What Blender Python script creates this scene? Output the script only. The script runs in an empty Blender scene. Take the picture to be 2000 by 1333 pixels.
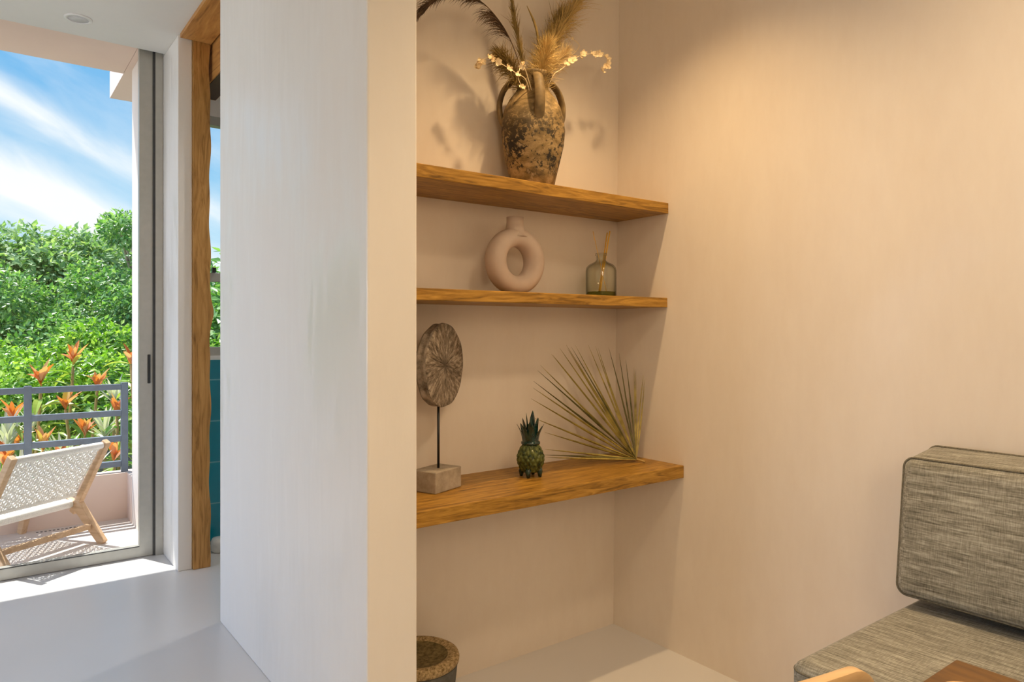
import bpy, bmesh, math, random
from mathutils import Vector, Matrix, Quaternion

# ------------------------------------------------------------------ camera, world, sun, exposure
SC = bpy.context.scene
C = SC.collection
H = 1.25                      # eye height
FPX = 1385.0                  # focal length in pixels of the 2000 px frame
HOR = 645.0                   # horizon row

cam_data = bpy.data.cameras.new('camera')
cam = bpy.data.objects.new('camera', cam_data)
C.objects.link(cam)
cam.location = (0, 0, H)
cam.rotation_euler = (math.pi / 2, 0, -math.atan2(.6006, .7996))
cam_data.sensor_width = 36.0
cam_data.lens = FPX / 2000 * 36
cam_data.shift_y = -(666.5 - HOR) / 2000
cam_data.clip_start = 0.02
cam_data.clip_end = 500
SC.camera = cam

SC.view_settings.view_transform = 'Standard'
SC.view_settings.look = 'None'
SC.view_settings.gamma = 1
SC.view_settings.use_curve_mapping = False
SC.view_settings.exposure = 0.35
SC.cycles.max_bounces = 10
SC.cycles.diffuse_bounces = 6
SC.cycles.transparent_max_bounces = 24
SC.cycles.sample_clamp_indirect = 6.0
SC.cycles.caustics_reflective = False
SC.cycles.caustics_refractive = False

SUN_DIR = Vector((.19, -.42, -1)).normalized()
SUN_STRENGTH = 6.5
SKY_STRENGTH = .86
LAMP_WARM = (1.0, .68, .35)
GLOBE = 9.8  # glow of the fill globe added behind the camera
LAMP_SOFT = (1.0, .75, .475)

def nd(nt, kind, **kw):
    n = nt.nodes.new(kind)
    for k, v in kw.items():
        if k in n.inputs.keys():
            n.inputs[k].default_value = v
        else:
            setattr(n, k, v)
    return n

def math_node(nt, op, a, b=None, c=None):
    n = nt.nodes.new('ShaderNodeMath'); n.operation = op
    for i, v in enumerate((a, b, c)):
        if v is None: continue
        if isinstance(v, (int, float)): n.inputs[i].default_value = v
        else: nt.links.new(v, n.inputs[i])
    return n.outputs[0]

def ramp(nt, fac, stops, interp='LINEAR'):
    n = nt.nodes.new('ShaderNodeValToRGB'); n.color_ramp.interpolation = interp
    el = n.color_ramp.elements
    while len(el) < len(stops): el.new(0.5)
    for e, (p, c) in zip(el, stops):
        e.position = p
        e.color = (*c, 1) if len(c) == 3 else c
    if fac is not None: nt.links.new(fac, n.inputs[0])
    return n.outputs[0]

def mixc(nt, fac, a, b, blend='MIX'):
    n = nt.nodes.new('ShaderNodeMix'); n.data_type = 'RGBA'; n.blend_type = blend
    for sock, v in ((n.inputs[0], fac), (n.inputs[6], a), (n.inputs[7], b)):
        if isinstance(v, (int, float)): sock.default_value = v
        elif isinstance(v, tuple): sock.default_value = (*v, 1) if len(v) == 3 else v
        else: nt.links.new(v, sock)
    return n.outputs[2]

def build_world():
    w = bpy.data.worlds.new('sky'); SC.world = w; w.use_nodes = True
    nt = w.node_tree; nt.nodes.clear()
    out = nd(nt, 'ShaderNodeOutputWorld'); bg = nd(nt, 'ShaderNodeBackground')
    nt.links.new(bg.outputs[0], out.inputs[0])
    tc = nd(nt, 'ShaderNodeTexCoord')
    sep = nd(nt, 'ShaderNodeSeparateXYZ'); nt.links.new(tc.outputs['Generated'], sep.inputs[0])
    x, y, z = sep.outputs
    # clear sky: pale at the horizon, blue above
    clear = ramp(nt, z, [(0.0, (.70, .86, .95)), (.10, (.44, .73, .93)), (.28, (.20, .50, .84)), (.7, (.12, .36, .74)), (1.0, (.08, .27, .62))])
    # cirrus: streaks over a far flat layer (direction divided by its northward part)
    yy = math_node(nt, 'MAXIMUM', math_node(nt, 'ABSOLUTE', y), .12)
    u = math_node(nt, 'DIVIDE', x, yy); v = math_node(nt, 'DIVIDE', z, yy)
    ang = -.455
    cu = math_node(nt, 'ADD', math_node(nt, 'MULTIPLY', u, math.cos(ang)), math_node(nt, 'MULTIPLY', v, math.sin(ang)))
    cv = math_node(nt, 'ADD', math_node(nt, 'MULTIPLY', u, -math.sin(ang)), math_node(nt, 'MULTIPLY', v, math.cos(ang)))
    cmb = nd(nt, 'ShaderNodeCombineXYZ')
    nt.links.new(math_node(nt, 'MULTIPLY', cu, 5.0), cmb.inputs[0])
    nt.links.new(math_node(nt, 'MULTIPLY', cv, 16.0), cmb.inputs[1])
    nz = nd(nt, 'ShaderNodeTexNoise', Scale=1.0, Detail=7.0, Roughness=.58, Distortion=.45)
    nt.links.new(cmb.outputs[0], nz.inputs['Vector'])
    def band(center, width):
        d = math_node(nt, 'DIVIDE', math_node(nt, 'SUBTRACT', cv, center), width)
        return math_node(nt, 'POWER', 2.718, math_node(nt, 'MULTIPLY', math_node(nt, 'MULTIPLY', d, d), -1.0))
    b1 = band(.253, .019); b2 = band(.166, .040); b3 = band(.322, .016)
    bands = math_node(nt, 'ADD', math_node(nt, 'ADD', math_node(nt, 'MULTIPLY', b1, .42), math_node(nt, 'MULTIPLY', b2, .62)), math_node(nt, 'MULTIPLY', b3, .16))
    cl = math_node(nt, 'ADD', math_node(nt, 'MULTIPLY', nz.outputs[0], .95), bands)
    clf = ramp(nt, cl, [(.42, (0, 0, 0)), (.70, (.35, .35, .35)), (1.0, (.95, .95, .95))])
    col = mixc(nt, clf, clear, (.98, .99, 1.0))
    # extra bright sky added out of view to the left, lights the partition
    west = ramp(nt, math_node(nt, 'MULTIPLY', x, -1.0), [(.55, (0, 0, 0)), (.85, (1, 1, 1))])
    sky_fill = ramp(nt, z, [(.05, (3.2, 3.3, 3.5)), (.30, (2.6, 3.2, 4.4)), (.6, (1.0, 1.9, 3.6))])
    col = mixc(nt, west, col, sky_fill)
    nt.links.new(col, bg.inputs[0])
    bg.inputs[1].default_value = SKY_STRENGTH

build_world()

sun_data = bpy.data.lights.new('sun', 'SUN')
sun = bpy.data.objects.new('sun', sun_data); C.objects.link(sun)
sun_data.energy = SUN_STRENGTH; sun_data.color = (1.0, .965, .90); sun_data.angle = math.radians(.53)
sun.rotation_euler = SUN_DIR.to_track_quat('-Z', 'Y').to_euler()
sun.location = (-3, 9, 14)

# ceiling downlights (x, y, power, colour, cone); their housings are built further down
CEIL = 2.777
DOWNLIGHTS = [
    (1.60, 1.54, 62, LAMP_WARM, 112),
    (1.40, .42, 92, LAMP_SOFT, 145, .15),  # out of view; source widened so the shelf shadows blur
    (1.65, 3.55, 34, (1.0, .93, .85), 140),  # added out of view to brighten the bathroom
    (.30, .75, 36, LAMP_SOFT, 120, .15),  # added out of view for the partition front, source widened
]
def spot(x, y, power, col, cone, soft=.028, z=CEIL - .012):
    d = bpy.data.lights.new('downlight_lamp', 'SPOT')
    o = bpy.data.objects.new('downlight_lamp', d); C.objects.link(o)
    d.energy = power; d.color = col; d.spot_size = math.radians(cone); d.spot_blend = 1.0; d.shadow_soft_size = soft
    o.location = (x, y, z)
    return o
for dl in DOWNLIGHTS: spot(*dl)

# ------------------------------------------------------------------ helpers
def at(px, py, X=None, Y=None, Z=None):
    """room point seen at pixel (px,py) of the 2000x1333 frame on the plane X=, Y= or Z="""
    u = (px - 1000) / FPX; v = (HOR - py) / FPX
    d = Vector((.6006 + .7996 * u, .7996 - .6006 * u, v))
    t = X / d.x if X is not None else (Y / d.y if Y is not None else (Z - H) / d.z)
    return Vector((0, 0, H)) + d * t

def new_obj(name, me, mat=None, parent=None, loc=None, smooth=False):
    o = bpy.data.objects.new(name, me); C.objects.link(o)
    if mat is not None: me.materials.append(mat)
    if parent is not None: o.parent = parent
    if loc is not None: o.location = loc
    if smooth:
        for p in me.polygons: p.use_smooth = True
    return o

def tag(o, label=None, cat=None, group=None, kind=None):
    if label: o['label'] = label
    if cat: o['category'] = cat
    if group: o['group'] = group
    if kind: o['kind'] = kind
    return o

def thing(name, label, cat, loc=(0, 0, 0), rz=0.0, group=None):
    o = bpy.data.objects.new(name, None); C.objects.link(o)
    o.location = loc; o.rotation_euler = (0, 0, rz); o.empty_display_size = .05
    return tag(o, label, cat, group)

class MB:
    """collects simple shapes and links them as one mesh object"""
    def __init__(s): s.v = []; s.f = []
    def add(s, vs, fs):
        n = len(s.v); s.v += [tuple(p) for p in vs]; s.f += [tuple(i + n for i in f) for f in fs]; return s
    def box(s, x0, x1, y0, y1, z0, z1):
        return s.add([(x0, y0, z0), (x1, y0, z0), (x1, y1, z0), (x0, y1, z0), (x0, y0, z1), (x1, y0, z1), (x1, y1, z1), (x0, y1, z1)],
                     [(3, 2, 1, 0), (4, 5, 6, 7), (0, 1, 5, 4), (1, 2, 6, 5), (2, 3, 7, 6), (3, 0, 4, 7)])
    def bar(s, a, b, w, d, up=(0, 0, 1), w2=None, d2=None):
        """rectangular bar from a to b; w across (side), d along up"""
        a = Vector(a); b = Vector(b); t = (b - a).normalized(); up = Vector(up)
        sd = t.cross(up).normalized(); u = sd.cross(t).normalized()
        w2 = w if w2 is None else w2; d2 = d if d2 is None else d2
        vs = []
        for p, ww, dd in ((a, w, d), (b, w2, d2)):
            for i, j in ((-1, -1), (1, -1), (1, 1), (-1, 1)): vs.append(p + sd * i * ww / 2 + u * j * dd / 2)
        return s.add(vs, [(0, 1, 2, 3), (7, 6, 5, 4), (0, 4, 5, 1), (1, 5, 6, 2), (2, 6, 7, 3), (3, 7, 4, 0)])
    def tube(s, pts, r, n=8, caps=True):
        pts = [Vector(p) for p in pts]
        rs = r if isinstance(r, (list, tuple)) else [r] * len(pts)
        vs = []; prev = None
        for i, p in enumerate(pts):
            t = (pts[min(i + 1, len(pts) - 1)] - pts[max(i - 1, 0)]).normalized()
            if prev is None:
                a = Vector((0, 0, 1)) if abs(t.z) < .9 else Vector((1, 0, 0))
                prev = t.cross(a).normalized()
            nrm = (prev - t * prev.dot(t)).normalized(); prev = nrm; bn = t.cross(nrm)
            for k in range(n):
                an = 2 * math.pi * k / n
                vs.append(p + (nrm * math.cos(an) + bn * math.sin(an)) * rs[i])
        fs = []
        for i in range(len(pts) - 1):
            for k in range(n):
                k2 = (k + 1) % n
                fs.append((i * n + k, i * n + k2, (i + 1) * n + k2, (i + 1) * n + k))
        if caps:
            fs.append(tuple(range(n - 1, -1, -1))); fs.append(tuple((len(pts) - 1) * n + k for k in range(n)))
        return s.add(vs, fs)
    def lathe(s, prof, n=48, c=(0, 0, 0), warp=None):
        """profile [(r, z)] turned about z at c; ends with r=0 close"""
        vs = []; fs = []; rings = []
        for r, z in prof:
            if r < 1e-6: rings.append([len(vs)]); vs.append((c[0], c[1], c[2] + z)); continue
            ring = []
            for k in range(n):
                a = 2 * math.pi * k / n
                rr = r if warp is None else warp(r, z, a)
                ring.append(len(vs)); vs.append((c[0] + rr * math.cos(a), c[1] + rr * math.sin(a), c[2] + z))
            rings.append(ring)
        for A, B in zip(rings, rings[1:]):
            for k in range(n):
                k2 = (k + 1) % n
                if len(A) == 1 and len(B) == 1: continue
                if len(A) == 1: fs.append((A[0], B[k2], B[k]))
                elif len(B) == 1: fs.append((A[k], A[k2], B[0]))
                else: fs.append((A[k], A[k2], B[k2], B[k]))
        return s.add(vs, fs)
    def ribbon(s, pts, widths, side):
        """flat tapering strip along pts; side = direction of the width"""
        vs = []; fs = []
        for i, (p, w) in enumerate(zip(pts, widths)):
            sd = side[i] if isinstance(side, list) else side
            vs += [p - sd * w / 2, p + sd * w / 2]
        for i in range(len(pts) - 1): fs.append((2 * i, 2 * i + 1, 2 * i + 3, 2 * i + 2))
        return s.add(vs, fs)
    def build(s, name, mat=None, parent=None, smooth=False, bevel=0.0, seg=2, loc=None, auto=None):
        me = bpy.data.meshes.new(name); me.from_pydata(s.v, [], s.f); me.update()
        o = new_obj(name, me, mat, parent, loc, smooth)
        if bevel:
            m = o.modifiers.new('bevel', 'BEVEL'); m.width = bevel; m.segments = seg; m.limit_method = 'ANGLE'; m.angle_limit = math.radians(40)
        return o

def catmull(P, n=8):
    P = [Vector(p) for p in P]; Q = [P[0] * 2 - P[1]] + P + [P[-1] * 2 - P[-2]]; out = []
    for i in range(1, len(Q) - 2):
        for k in range(n):
            t = k / n; a, b, c, d = Q[i - 1:i + 3]
            out.append(.5 * ((2 * b) + (c - a) * t + (2 * a - 5 * b + 4 * c - d) * t * t + (3 * b - a - 3 * c + d) * t ** 3))
    out.append(P[-1]); return out

# ------------------------------------------------------------------ materials
def pmat(name, color=(.8, .8, .8), rough=.5, spec=.5, metal=0.0):
    m = bpy.data.materials.new(name); m.use_nodes = True
    nt = m.node_tree; b = nt.nodes['Principled BSDF']
    b.inputs['Base Color'].default_value = (*color, 1); b.inputs['Roughness'].default_value = rough
    b.inputs['Specular IOR Level'].default_value = spec; b.inputs['Metallic'].default_value = metal
    return m, nt, b

def coords(nt, scale=(1, 1, 1), kind='Object', rot=(0, 0, 0)):
    tc = nd(nt, 'ShaderNodeTexCoord'); mp = nd(nt, 'ShaderNodeMapping')
    mp.inputs['Scale'].default_value = scale; mp.inputs['Rotation'].default_value = rot
    nt.links.new(tc.outputs[kind], mp.inputs[0]); return mp.outputs[0]

def noise(nt, vec, scale, detail=4.0, rough=.55, dist=0.0):
    n = nd(nt, 'ShaderNodeTexNoise', Scale=scale, Detail=detail, Roughness=rough, Distortion=dist)
    nt.links.new(vec, n.inputs['Vector']); return n.outputs[0]

def bump(nt, b, height, strength=.2, dist=.01):
    n = nd(nt, 'ShaderNodeBump', Strength=strength, Distance=dist)
    nt.links.new(height, n.inputs['Height']); nt.links.new(n.outputs[0], b.inputs['Normal'])

def m_plaster(name, c1, c2, rough=(.34, .55), spec=.5, streak=(1, 1, .45), bstr=.10, detail=5, polish=(1.6, 1.6, .6)):
    m, nt, b = pmat(name, c1, .5, spec)
    vs = coords(nt, streak)
    big = noise(nt, vs, 1.7, detail, .6, .3); fine = noise(nt, coords(nt, (1, 1, .3)), 26, 4, .65)
    f = math_node(nt, 'ADD', math_node(nt, 'MULTIPLY', big, .75), math_node(nt, 'MULTIPLY', fine, .25))
    nt.links.new(ramp(nt, f, [(.38, c2), (.62, c1)]), b.inputs['Base Color'])
    pol = noise(nt, coords(nt, polish), 1.6, 5, .6, .6)
    r = nd(nt, 'ShaderNodeMapRange'); nt.links.new(pol, r.inputs[0])
    r.inputs[1].default_value = .40; r.inputs[2].default_value = .60; r.inputs[3].default_value = rough[0]; r.inputs[4].default_value = rough[1]
    nt.links.new(r.outputs[0], b.inputs['Roughness'])
    hh = math_node(nt, 'ADD', math_node(nt, 'MULTIPLY', noise(nt, coords(nt, (1, 1, .3)), 6, 4, .55, .3), .8), math_node(nt, 'MULTIPLY', fine, .10))
    bump(nt, b, hh, bstr, .012)
    return m

M = {}
M['plaster'] = m_plaster('polished_plaster', (.80, .73, .645), (.745, .665, .575))
M['plaster_light'] = m_plaster('polished_plaster_light', (.795, .77, .74), (.775, .748, .717), (.285, .80), 1.0, (1, 1, .45), .22, 5, (3.2, 3.2, 1.3))
M['ceiling'] = m_plaster('ceiling_paint', (.78, .78, .75), (.76, .76, .73), (.6, .7), .2)
def m_cement():
    m, nt, b = pmat('microcement', (.67, .67, .67), .29, .6)
    f = noise(nt, coords(nt), 1.3, 2, .5)
    nt.links.new(ramp(nt, f, [(.2, (.64, .635, .635)), (.8, (.70, .69, .69))]), b.inputs['Base Color'])
    return m
M['floor'] = m_cement()
M['pink'] = m_plaster('pink_stucco', (.76, .615, .54), (.72, .575, .505), (.8, .9), .2)
M['white_stucco'] = m_plaster('pale_stucco', (.80, .74, .70), (.76, .70, .66), (.8, .9), .2)
M['balcony'] = m_plaster('balcony_cement', (.72, .66, .62), (.66, .60, .56), (.6, .8), .3, (1, 1, 1))

def m_wood(name, dark, mid, light, axis='X', scale=1.0, rough=.42, spec=.4, gray=0.0):
    m, nt, b = pmat(name, mid, rough, spec)
    st = {'X': (.10, 1, 1), 'Y': (1, .10, 1), 'Z': (1, 1, .10)}[axis]
    v = coords(nt, tuple(a * scale for a in st))
    warp = noise(nt, v, 5.0, 3, .5, .8)
    mx = nd(nt, 'ShaderNodeVectorMath'); mx.operation = 'ADD'
    cc = nd(nt, 'ShaderNodeCombineXYZ')
    for i in range(3): nt.links.new(math_node(nt, 'MULTIPLY', warp, .14), cc.inputs[i])
    nt.links.new(v, mx.inputs[0]); nt.links.new(cc.outputs[0], mx.inputs[1])
    rings = noise(nt, mx.outputs[0], 26, 3, .55, 2.2); fib = noise(nt, mx.outputs[0], 150, 3, .6)
    f = math_node(nt, 'ADD', math_node(nt, 'MULTIPLY', rings, .72), math_node(nt, 'MULTIPLY', fib, .28))
    nt.links.new(ramp(nt, f, [(.30, dark), (.47, mid), (.68, light)]), b.inputs['Base Color'])
    bump(nt, b, f, .12, .003)
    return m
M['shelf'] = m_wood('shelf_hardwood', (.09, .042, .005), (.31, .155, .020), (.53, .29, .050), 'X', 1.5)
M['post'] = m_wood('post_hardwood', (.20, .095, .022), (.42, .215, .060), (.56, .31, .10), 'Z', 1.0)
M['header'] = m_wood('header_hardwood', (.24, .10, .025), (.50, .24, .065), (.66, .36, .11), 'Y', .7)
M['table'] = m_wood('table_hardwood', (.075, .030, .003), (.15, .066, .007), (.21, .10, .012), 'Y', .7, .35)
M['pale_wood'] = m_wood('pale_wood', (.58, .36, .17), (.70, .46, .23), (.78, .55, .30), 'X', .6, .45)
M['teak'] = m_wood('chair_teak', (.46, .29, .16), (.58, .38, .22), (.68, .47, .29), 'Y', .8, .55)  # light brown teak of the balcony chair

def m_simple(name, c, rough=.5, spec=.5, metal=0.0, var=.12, sc=30):
    m, nt, b = pmat(name, c, rough, spec, metal)
    n = noise(nt, coords(nt), sc, 3)
    d = tuple(max(0, x * (1 - var)) for x in c); l = tuple(min(1, x * (1 + var)) for x in c)
    nt.links.new(ramp(nt, n, [(.3, d), (.7, l)]), b.inputs['Base Color'])
    return m
M['alu'] = m_simple('champagne_aluminium', (.44, .435, .40), .38, .5, .35, .04)
M['alu_dark'] = m_simple('shadow_gasket', (.06, .06, .06), .6, .3)
M['black'] = m_simple('black_plastic', (.012, .014, .016), .4)
M['rail'] = m_simple('blue_grey_paint', (.135, .17, .225), .45, .5, 0, .1)
M['white'] = m_simple('white_enamel', (.80, .80, .80), .35, .5, 0, .03)
M['lamp_face'] = m_simple('frosted_lens', (.62, .62, .62), .5)
M['dark_wood'] = m_simple('dark_recess', (.05, .025, .012), .6)
M['clay'] = m_simple('matte_clay', (.60, .49, .41), .75, .25, 0, .05, 14)
M['rod'] = m_simple('black_steel', (.01, .01, .01), .4)
M['reed'] = m_simple('yellow_reed', (.78, .46, .06), .6, .3)
M['rope'] = m_simple('white_rope', (.86, .84, .80), .7, .3, 0, .12, 200)
M['ceramic'] = m_simple('white_ceramic', (.78, .78, .76), .18)
M['bark'] = m_simple('pale_bark', (.34, .27, .20), .9, .2, 0, .45, 9)
M['soil'] = m_simple('leaf_litter', (.26, .19, .12), .95, .1, 0, .5, 6)

# the partition is burnished harder in streaky patches, which catch the daylight
nt = M['plaster_light'].node_tree
pz = noise(nt, coords(nt, (1, 1, .42)), 2.1, 2, .5, .4); st_ = noise(nt, coords(nt, (1, 1, .16), rot=(.12, 0, 0)), 22, 4, .6, .5)
mixn = math_node(nt, 'ADD', math_node(nt, 'MULTIPLY', pz, .62), math_node(nt, 'MULTIPLY', st_, .38))
nt.links.new(ramp(nt, mixn, [(.42, (.85, .85, .85)), (.50, (.55, .55, .55)), (.56, (.32, .32, .32)), (.62, (.285, .285, .285))]), nt.nodes['Principled BSDF'].inputs['Roughness'])

def m_glass(name, tint=(1, 1, 1), ior=1.45, edge=.8, rim=0.0):
    m = bpy.data.materials.new(name); m.use_nodes = True; nt = m.node_tree; nt.nodes.clear()
    out = nd(nt, 'ShaderNodeOutputMaterial'); mix = nd(nt, 'ShaderNodeMixShader')
    tr = nd(nt, 'ShaderNodeBsdfTransparent'); tr.inputs[0].default_value = (*tint, 1)
    gl = nd(nt, 'ShaderNodeBsdfGlossy'); gl.inputs['Roughness'].default_value = .02
    lw = nd(nt, 'ShaderNodeLayerWeight'); lw.inputs[0].default_value = .5
    f0 = ((ior - 1) / (ior + 1)) ** 2
    fr = math_node(nt, 'ADD', math_node(nt, 'MULTIPLY', math_node(nt, 'POWER', lw.outputs['Facing'], 4.5), edge), f0)
    nt.links.new(mixc(nt, math_node(nt, 'MULTIPLY', math_node(nt, 'POWER', lw.outputs['Facing'], 3.0), rim), tint, (.10, .10, .06)), tr.inputs[0])
    nt.links.new(fr, mix.inputs[0]); nt.links.new(tr.outputs[0], mix.inputs[1]); nt.links.new(gl.outputs[0], mix.inputs[2])
    nt.links.new(mix.outputs[0], out.inputs[0]); return m
M['pane'] = m_glass('window_glass', (.985, .995, .99), 1.3)
M['oil'] = m_glass('green_oil', (.55, .58, .30), 1.4, .5)
M['bottle'] = m_glass('bottle_glass', (.95, .96, .92), 1.5, .6, .8)

def m_tile():
    m, nt, b = pmat('teal_tile', (.0, .16, .22), .12, .6)
    v = coords(nt)
    br = nd(nt, 'ShaderNodeTexBrick', Scale=1.0); br.offset = .5
    mp = nd(nt, 'ShaderNodeMapping'); mp.inputs['Rotation'].default_value = (math.pi / 2, 0, 0)
    nt.links.new(v, mp.inputs[0]); nt.links.new(mp.outputs[0], br.inputs['Vector'])
    br.inputs['Color1'].default_value = (.003, .19, .27, 1); br.inputs['Color2'].default_value = (.005, .24, .33, 1)
    br.inputs['Mortar'].default_value = (.10, .36, .42, 1); br.inputs['Mortar Size'].default_value = .004
    br.inputs['Brick Width'].default_value = .48; br.inputs['Row Height'].default_value = .24
    nt.links.new(br.outputs[0], b.inputs['Base Color']); return m
M['tile'] = m_tile()

def m_fabric():
    m, nt, b = pmat('slub_linen', (.35, .33, .26), .9, .15)
    a = noise(nt, coords(nt, (1, .06, 1)), 330, 2, .6); c = noise(nt, coords(nt, (.12, 1, .12)), 420, 2, .6)
    slub = noise(nt, coords(nt, (1, .045, 1)), 140, 3, .7); blot = noise(nt, coords(nt), 7, 3)
    f = math_node(nt, 'ADD', math_node(nt, 'MULTIPLY', a, .30), math_node(nt, 'MULTIPLY', c, .22))
    f = math_node(nt, 'ADD', f, math_node(nt, 'MULTIPLY', slub, .40))
    f = math_node(nt, 'ADD', f, math_node(nt, 'MULTIPLY', blot, .10))
    nt.links.new(ramp(nt, f, [(.37, (.085, .079, .062)), (.51, (.245, .235, .195)), (.65, (.47, .46, .40))]), b.inputs['Base Color'])
    bump(nt, b, f, .35, .002); b.inputs['Sheen Weight'].default_value = .15
    return m
M['fabric'] = m_fabric()
M['piping'] = m_simple('linen_piping', (.16, .145, .11), .9, .1, 0, .3, 200)

def m_vase():
    m, nt, b = pmat('weathered_terracotta', (.4, .28, .15), .62, .35)
    v = coords(nt); vstk = coords(nt, (1, 1, 2.2))
    base = noise(nt, vstk, 11, 6, .65, .6)
    col = ramp(nt, base, [(.32, (.075, .052, .020)), (.47, (.225, .15, .060)), (.62, (.43, .30, .14))])
    patch = noise(nt, v, 8, 2, .5, .2); spk = noise(nt, v, 62, 5, .72, .5)
    sep = nd(nt, 'ShaderNodeSeparateXYZ'); nt.links.new(v, sep.inputs[0])
    zone = ramp(nt, sep.outputs[2], [(.035, (0, 0, 0)), (.075, (1, 1, 1)), (.16, (1, 1, 1)), (.25, (.6, .6, .6)), (.30, (.1, .1, .1))])
    k = math_node(nt, 'ADD', math_node(nt, 'MULTIPLY', spk, .70), math_node(nt, 'MULTIPLY', patch, .46))
    k = math_node(nt, 'MULTIPLY', ramp(nt, k, [(.555, (0, 0, 0)), (.595, (1, 1, 1))]), zone)
    col = mixc(nt, k, col, (.018, .016, .014))
    hi = ramp(nt, noise(nt, v, 30, 4, .7), [(.58, (0, 0, 0)), (.72, (.75, .75, .75))])
    col = mixc(nt, hi, col, (.52, .40, .235))
    nt.links.new(col, b.inputs['Base Color']); bump(nt, b, spk, .3, .004); return m
M['vase'] = m_vase()
M['vase_handle'] = m_simple('handle_terracotta', (.19, .13, .058), .6, .35, 0, .45, 22)

def m_stone(name, a, c, sc, strength=.5):
    m, nt, b = pmat(name, a, .85, .25)
    n = noise(nt, coords(nt), sc, 5, .7); nt.links.new(ramp(nt, n, [(.36, a), (.64, c)]), b.inputs['Base Color'])
    bump(nt, b, n, strength, .004); return m
M['rough_stone'] = m_stone('rough_stone', (.14, .09, .035), (.52, .38, .20), 110, .8)
M['rough_inner'] = m_stone('rough_stone_hollow', (.07, .055, .02), (.22, .16, .07), 70, .8)
M['dark_stone'] = m_stone('smooth_dark_stone', (.085, .082, .075), (.125, .12, .11), 40, .1)
M['block'] = m_stone('grey_block', (.30, .255, .20), (.44, .38, .31), 18, .25)

def m_slice():
    m, nt, b = pmat('weathered_wood_slice', (.3, .25, .2), .8, .25)
    tc = nd(nt, 'ShaderNodeTexCoord'); sep = nd(nt, 'ShaderNodeSeparateXYZ'); nt.links.new(tc.outputs['Object'], sep.inputs[0])
    an = math_node(nt, 'ARCTAN2', sep.outputs[1], sep.outputs[0])
    cmb = nd(nt, 'ShaderNodeCombineXYZ')
    nt.links.new(math_node(nt, 'COSINE', an), cmb.inputs[0]); nt.links.new(math_node(nt, 'SINE', an), cmb.inputs[1])
    r = math_node(nt, 'SQRT', math_node(nt, 'ADD', math_node(nt, 'MULTIPLY', sep.outputs[0], sep.outputs[0]), math_node(nt, 'MULTIPLY', sep.outputs[1], sep.outputs[1])))
    nt.links.new(math_node(nt, 'MULTIPLY', r, 3.0), cmb.inputs[2])
    n = noise(nt, cmb.outputs[0], 11, 5, .75)
    col = ramp(nt, n, [(.33, (.06, .045, .032)), (.5, (.235, .185, .135)), (.66, (.54, .46, .36))])
    core = ramp(nt, math_node(nt, 'ADD', r, math_node(nt, 'MULTIPLY', n, .03)), [(.018, (1, 1, 1)), (.05, (0, 0, 0))])
    col = mixc(nt, math_node(nt, 'MULTIPLY', core, .7), col, (.075, .055, .04))
    nt.links.new(col, b.inputs['Base Color']); bump(nt, b, n, .5, .004); return m
M['slice'] = m_slice()
M['slice_edge'] = m_stone('weathered_bark', (.10, .08, .06), (.36, .30, .24), 26, .7)
M['green_glaze'] = m_simple('dark_green_glaze', (.008, .035, .028), .14, .7, 0, .5, 40)
M['olive_glaze'] = m_stone('olive_green_glaze', (.010, .022, .010), (.14, .16, .04), 60, .1)
M['olive_glaze'].node_tree.nodes['Principled BSDF'].inputs['Roughness'].default_value = .18
M['palm'] = m_simple('dry_palm_blade', (.30, .235, .055), .55, .35, 0, .45, 26)
M['palm_dark'] = m_simple('dark_palm_blade', (.115, .10, .028), .6, .3, 0, .4, 26)
M['plume_dark'] = m_simple('dark_brown_plume', (.105, .065, .040), .8, .2, 0, .3)
M['plume_olive'] = m_simple('olive_plume', (.30, .21, .075), .8, .2, 0, .3)
M['pampas'] = m_simple('golden_pampas', (.60, .43, .17), .85, .2, 0, .25)
M['pampas_pale'] = m_simple('pale_pampas', (.72, .55, .28), .85, .2, 0, .2)
M['petal'] = m_simple('cream_petal', (.90, .74, .48), .7, .2, 0, .12)
M['stalk'] = m_simple('dry_stalk', (.42, .28, .10), .7, .2)

def m_leaf(name, stops, rough=.38, trans=.35, per_object=False):
    m = bpy.data.materials.new(name); m.use_nodes = True; nt = m.node_tree
    b = nt.nodes['Principled BSDF']; out = nt.nodes['Material Output']
    rnd = nd(nt, 'ShaderNodeObjectInfo').outputs['Random'] if per_object else nd(nt, 'ShaderNodeNewGeometry').outputs['Random Per Island']
    col = ramp(nt, rnd, stops); nt.links.new(col, b.inputs['Base Color'])
    b.inputs['Roughness'].default_value = rough; b.inputs['Specular IOR Level'].default_value = .5
    t = nd(nt, 'ShaderNodeBsdfTranslucent'); nt.links.new(mixc(nt, 1.0, col, (1.25, 1.35, .55), 'MULTIPLY'), t.inputs[0])
    mx = nd(nt, 'ShaderNodeMixShader'); mx.inputs[0].default_value = trans
    nt.links.new(b.outputs[0], mx.inputs[1]); nt.links.new(t.outputs[0], mx.inputs[2]); nt.links.new(mx.outputs[0], out.inputs[0])
    return m
M['leaf_bright'] = m_leaf('bright_leaf', [(0, (.03, .11, .008)), (.4, (.16, .36, .025)), (.75, (.36, .58, .05)), (1, (.58, .70, .16))])
M['leaf_mid'] = m_leaf('mid_leaf', [(0, (.035, .12, .03)), (.5, (.15, .35, .08)), (1, (.42, .58, .24))], .36, .42)
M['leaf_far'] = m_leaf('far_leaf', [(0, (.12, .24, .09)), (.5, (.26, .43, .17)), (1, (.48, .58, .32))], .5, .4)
M['leaf_green'] = m_leaf('cordyline_green', [(0, (.05, .16, .02)), (.6, (.20, .36, .04)), (1, (.46, .50, .10))], per_object=True)
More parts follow.
